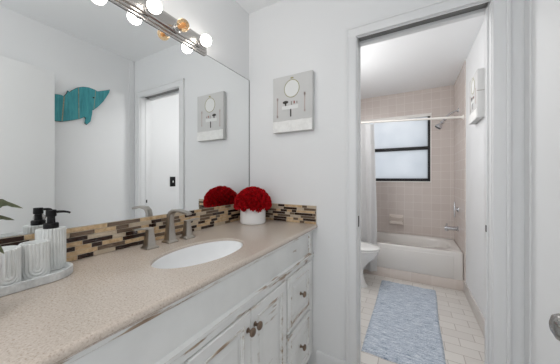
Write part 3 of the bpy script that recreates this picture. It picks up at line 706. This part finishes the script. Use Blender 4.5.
# soap dish on the back wall
sd = thing('soap_dish', 'beige ceramic soap dish with grab bar on the tiled back wall', 'soap dish', (0.865, YB, 0.62))
DISH = Mat('beige_ceramic', srgb(226, 216, 208), 0.15).m
bm = bmesh.new(); add_box(bm, (0.772, YB - 0.014, 0.535), (0.958, YB - 0.0003, 0.675), 0.006); link_mesh('back_plate', bm, DISH, sd)
bm = bmesh.new(); add_box(bm, (0.778, YB - 0.070, 0.545), (0.952, YB - 0.012, 0.560), 0.005); add_box(bm, (0.778, YB - 0.074, 0.553), (0.952, YB - 0.062, 0.590), 0.005)
for x in (0.778, 0.940): add_box(bm, (x, YB - 0.072, 0.548), (x + 0.012, YB - 0.012, 0.590), 0.004)
link_mesh('tray', bm, DISH, sd)
bm = tube(bmesh.new(), [(0.790, YB - 0.012, 0.640), (0.790, YB - 0.045, 0.640), (0.800, YB - 0.055, 0.640), (0.930, YB - 0.055, 0.640), (0.940, YB - 0.045, 0.640), (0.940, YB - 0.012, 0.640)], 0.010, 12); link_mesh('grab_bar', bm, DISH, sd)

# shower rod and curtain
rod = thing('shower_curtain_rod', 'white shower rod crossing in front of the window', 'curtain rod', (0.8, 1.70, 1.9))
RA, RB = Vector((0.0301, 1.70, 1.935)), Vector((XT + 0.0075, 1.72, 1.855))
link_mesh('rod', tube(bmesh.new(), [RA, RB], 0.0125, 20), RODM, rod)
for p, q in ((RA, 1), (RB, -1)):
    link_mesh('end_flange', lathe(bmesh.new(), [(0.024, 0), (0.024, 0.012), (0.016, 0.02), (0.0128, 0.03)], p + Vector((0.0001 * q, 0, 0)), (q, 0, 0), 24), RODM, rod)
cur = thing('shower_curtain', 'white shower curtain bunched at the left end of the rod', 'curtain', (0.42, 1.69, 0.05))
def rodz(x): return RA.z + (RB.z - RA.z) * (x - RA.x) / (RB.x - RA.x)
bm = bmesh.new(); rows = []; NX = 200
for j in range(25):
    t = j / 24; row = []
    for i in range(NX + 1):
        u = i / NX; xr = 0.655 + 0.035 * min(1, t * 1.6); x = 0.20 + (xr - 0.20) * u
        yy = 1.672 + (0.014 + 0.006 * t) * math.sin(u * 27 + 0.6 * math.sin(3 * t + u * 5)) - 0.006 * t
        zt_ = rodz(x) - 0.03 - 0.008 * math.cos(u * 27 * 0.5)
        row.append((x, yy, zt_ + (0.06 - zt_) * t))
    rows.append(row)
loft(bm, rows, False, False, False); bmesh.ops.solidify(bm, geom=bm.faces[:], thickness=0.0012)
link_mesh('cloth', bm, CURTM, cur, 60)
for k in range(8):
    x = 0.225 + 0.425 * k / 7; c = Vector((x, 1.7 + 0.0005 * k, rodz(x) - 0.012))
    link_mesh('curtain_ring', tube(bmesh.new(), [c + Vector((0, 0.028 * math.sin(a) , 0.028 * math.cos(a) - 0.002)) for a in [2 * PI * q / 20 for q in range(21)]], 0.0022, 6), RODM, cur)

# toilet
toi = thing('toilet', 'white toilet with closed lid beside the shower curtain', 'toilet', (0.40, 1.345, 0))
TY = 1.345
def egg(x0, x1, hw, z, n=48, back=2.0):
    """egg outline along x: rounder at the back, longer at the front"""
    cx = x0 + (x1 - x0) * 0.42; out = []
    for i in range(n):
        t = 2 * PI * i / n; c, s = math.cos(t), math.sin(t)
        out.append(Vector((cx + c * ((x1 - cx) if c > 0 else (cx - x0)), TY + hw * math.copysign(abs(s) ** 0.9, s), z)))
    return out
rings = [egg(0.16, 0.635, 0.118, 0.0005), egg(0.16, 0.635, 0.118, 0.012), egg(0.165, 0.615, 0.108, 0.03), egg(0.17, 0.585, 0.100, 0.12), egg(0.17, 0.59, 0.105, 0.20), egg(0.17, 0.65, 0.130, 0.27), egg(0.17, 0.715, 0.165, 0.335), egg(0.18, 0.74, 0.180, 0.375), egg(0.19, 0.745, 0.182, 0.400), egg(0.20, 0.735, 0.172, 0.405)]
link_mesh('bowl', loft(bmesh.new(), rings), PORCELAIN, toi, 60)
link_mesh('seat', loft(bmesh.new(), [egg(0.235, 0.752, 0.186, 0.4055), egg(0.228, 0.758, 0.190, 0.410), egg(0.228, 0.758, 0.190, 0.421), egg(0.236, 0.752, 0.184, 0.426)]), PORCELAIN, toi, 50)
link_mesh('lid', loft(bmesh.new(), [egg(0.232, 0.755, 0.186, 0.4275), egg(0.226, 0.760, 0.190, 0.431), egg(0.226, 0.760, 0.190, 0.441), egg(0.24, 0.748, 0.178, 0.449), egg(0.30, 0.66, 0.11, 0.453)]), PORCELAIN, toi, 50)
link_mesh('tank', loft(bmesh.new(), [rr_ for rr_ in [[Vector((x, y, z)) for x, y in rr(0.05 + i, 0.235 - i, TY - 0.215 + i, TY + 0.215 - i, 0.03)] for z, i in ((0.40, 0.012), (0.415, 0.004), (0.75, 0.0))]]), PORCELAIN, toi, 40)
link_mesh('tank_lid', loft(bmesh.new(), [[Vector((x, y, z)) for x, y in rr(0.043 + i, 0.243 - i, TY - 0.223 + i, TY + 0.223 - i, 0.03)] for z, i in ((0.7505, 0.002), (0.756, 0.0), (0.78, 0.0), (0.787, 0.008))]), PORCELAIN, toi, 40)
link_mesh('flush_lever', tube(bmesh.new(), [(0.234, TY - 0.15, 0.70), (0.252, TY - 0.15, 0.70), (0.254, TY - 0.11, 0.695), (0.254, TY - 0.08, 0.69)], 0.006, 10), CHROME, toi)

# rug
bm = bmesh.new(); nx, ny = 40, 90; rows = []; rg = random.Random(2)
rx0, rx1, ry0, ry1 = 0.755, 1.283, 0.285, 1.585
for top in (1,):
    for j in range(ny + 1):
        row = []
        for i in range(nx + 1):
            u, v = i / nx, j / ny; x = rx0 + (rx1 - rx0) * u + 0.006 * math.sin(v * 9) * (u - 0.3) - 0.034 * u * (1 - v); y = ry0 + (ry1 - ry0) * v + 0.004 * math.sin(u * 14)
            edge = min(u * (rx1 - rx0), (1 - u) * (rx1 - rx0), v * (ry1 - ry0), (1 - v) * (ry1 - ry0)); h = 0.011 * min(1, (edge / 0.01) ** 0.5) if edge > 0 else 0.0
            row.append((x, y, 0.0012 + h + 0.0008 * math.sin(j * 1.9) * (h > 0.005)))
        rows.append(row)
loft(bm, rows, False, False, False)
bnd = [e for e in bm.edges if e.is_boundary]
ext = bmesh.ops.extrude_edge_only(bm, edges=bnd)
for v in [g for g in ext['geom'] if isinstance(g, bmesh.types.BMVert)]: v.co.z = 0.0004
bmesh.ops.holes_fill(bm, edges=[e for e in bm.edges if e.is_boundary])
tag(link_mesh('bath_rug', bm, RUGM, None, 70), 'pale blue woven cotton rug on the white tile bathroom floor', 'rug')
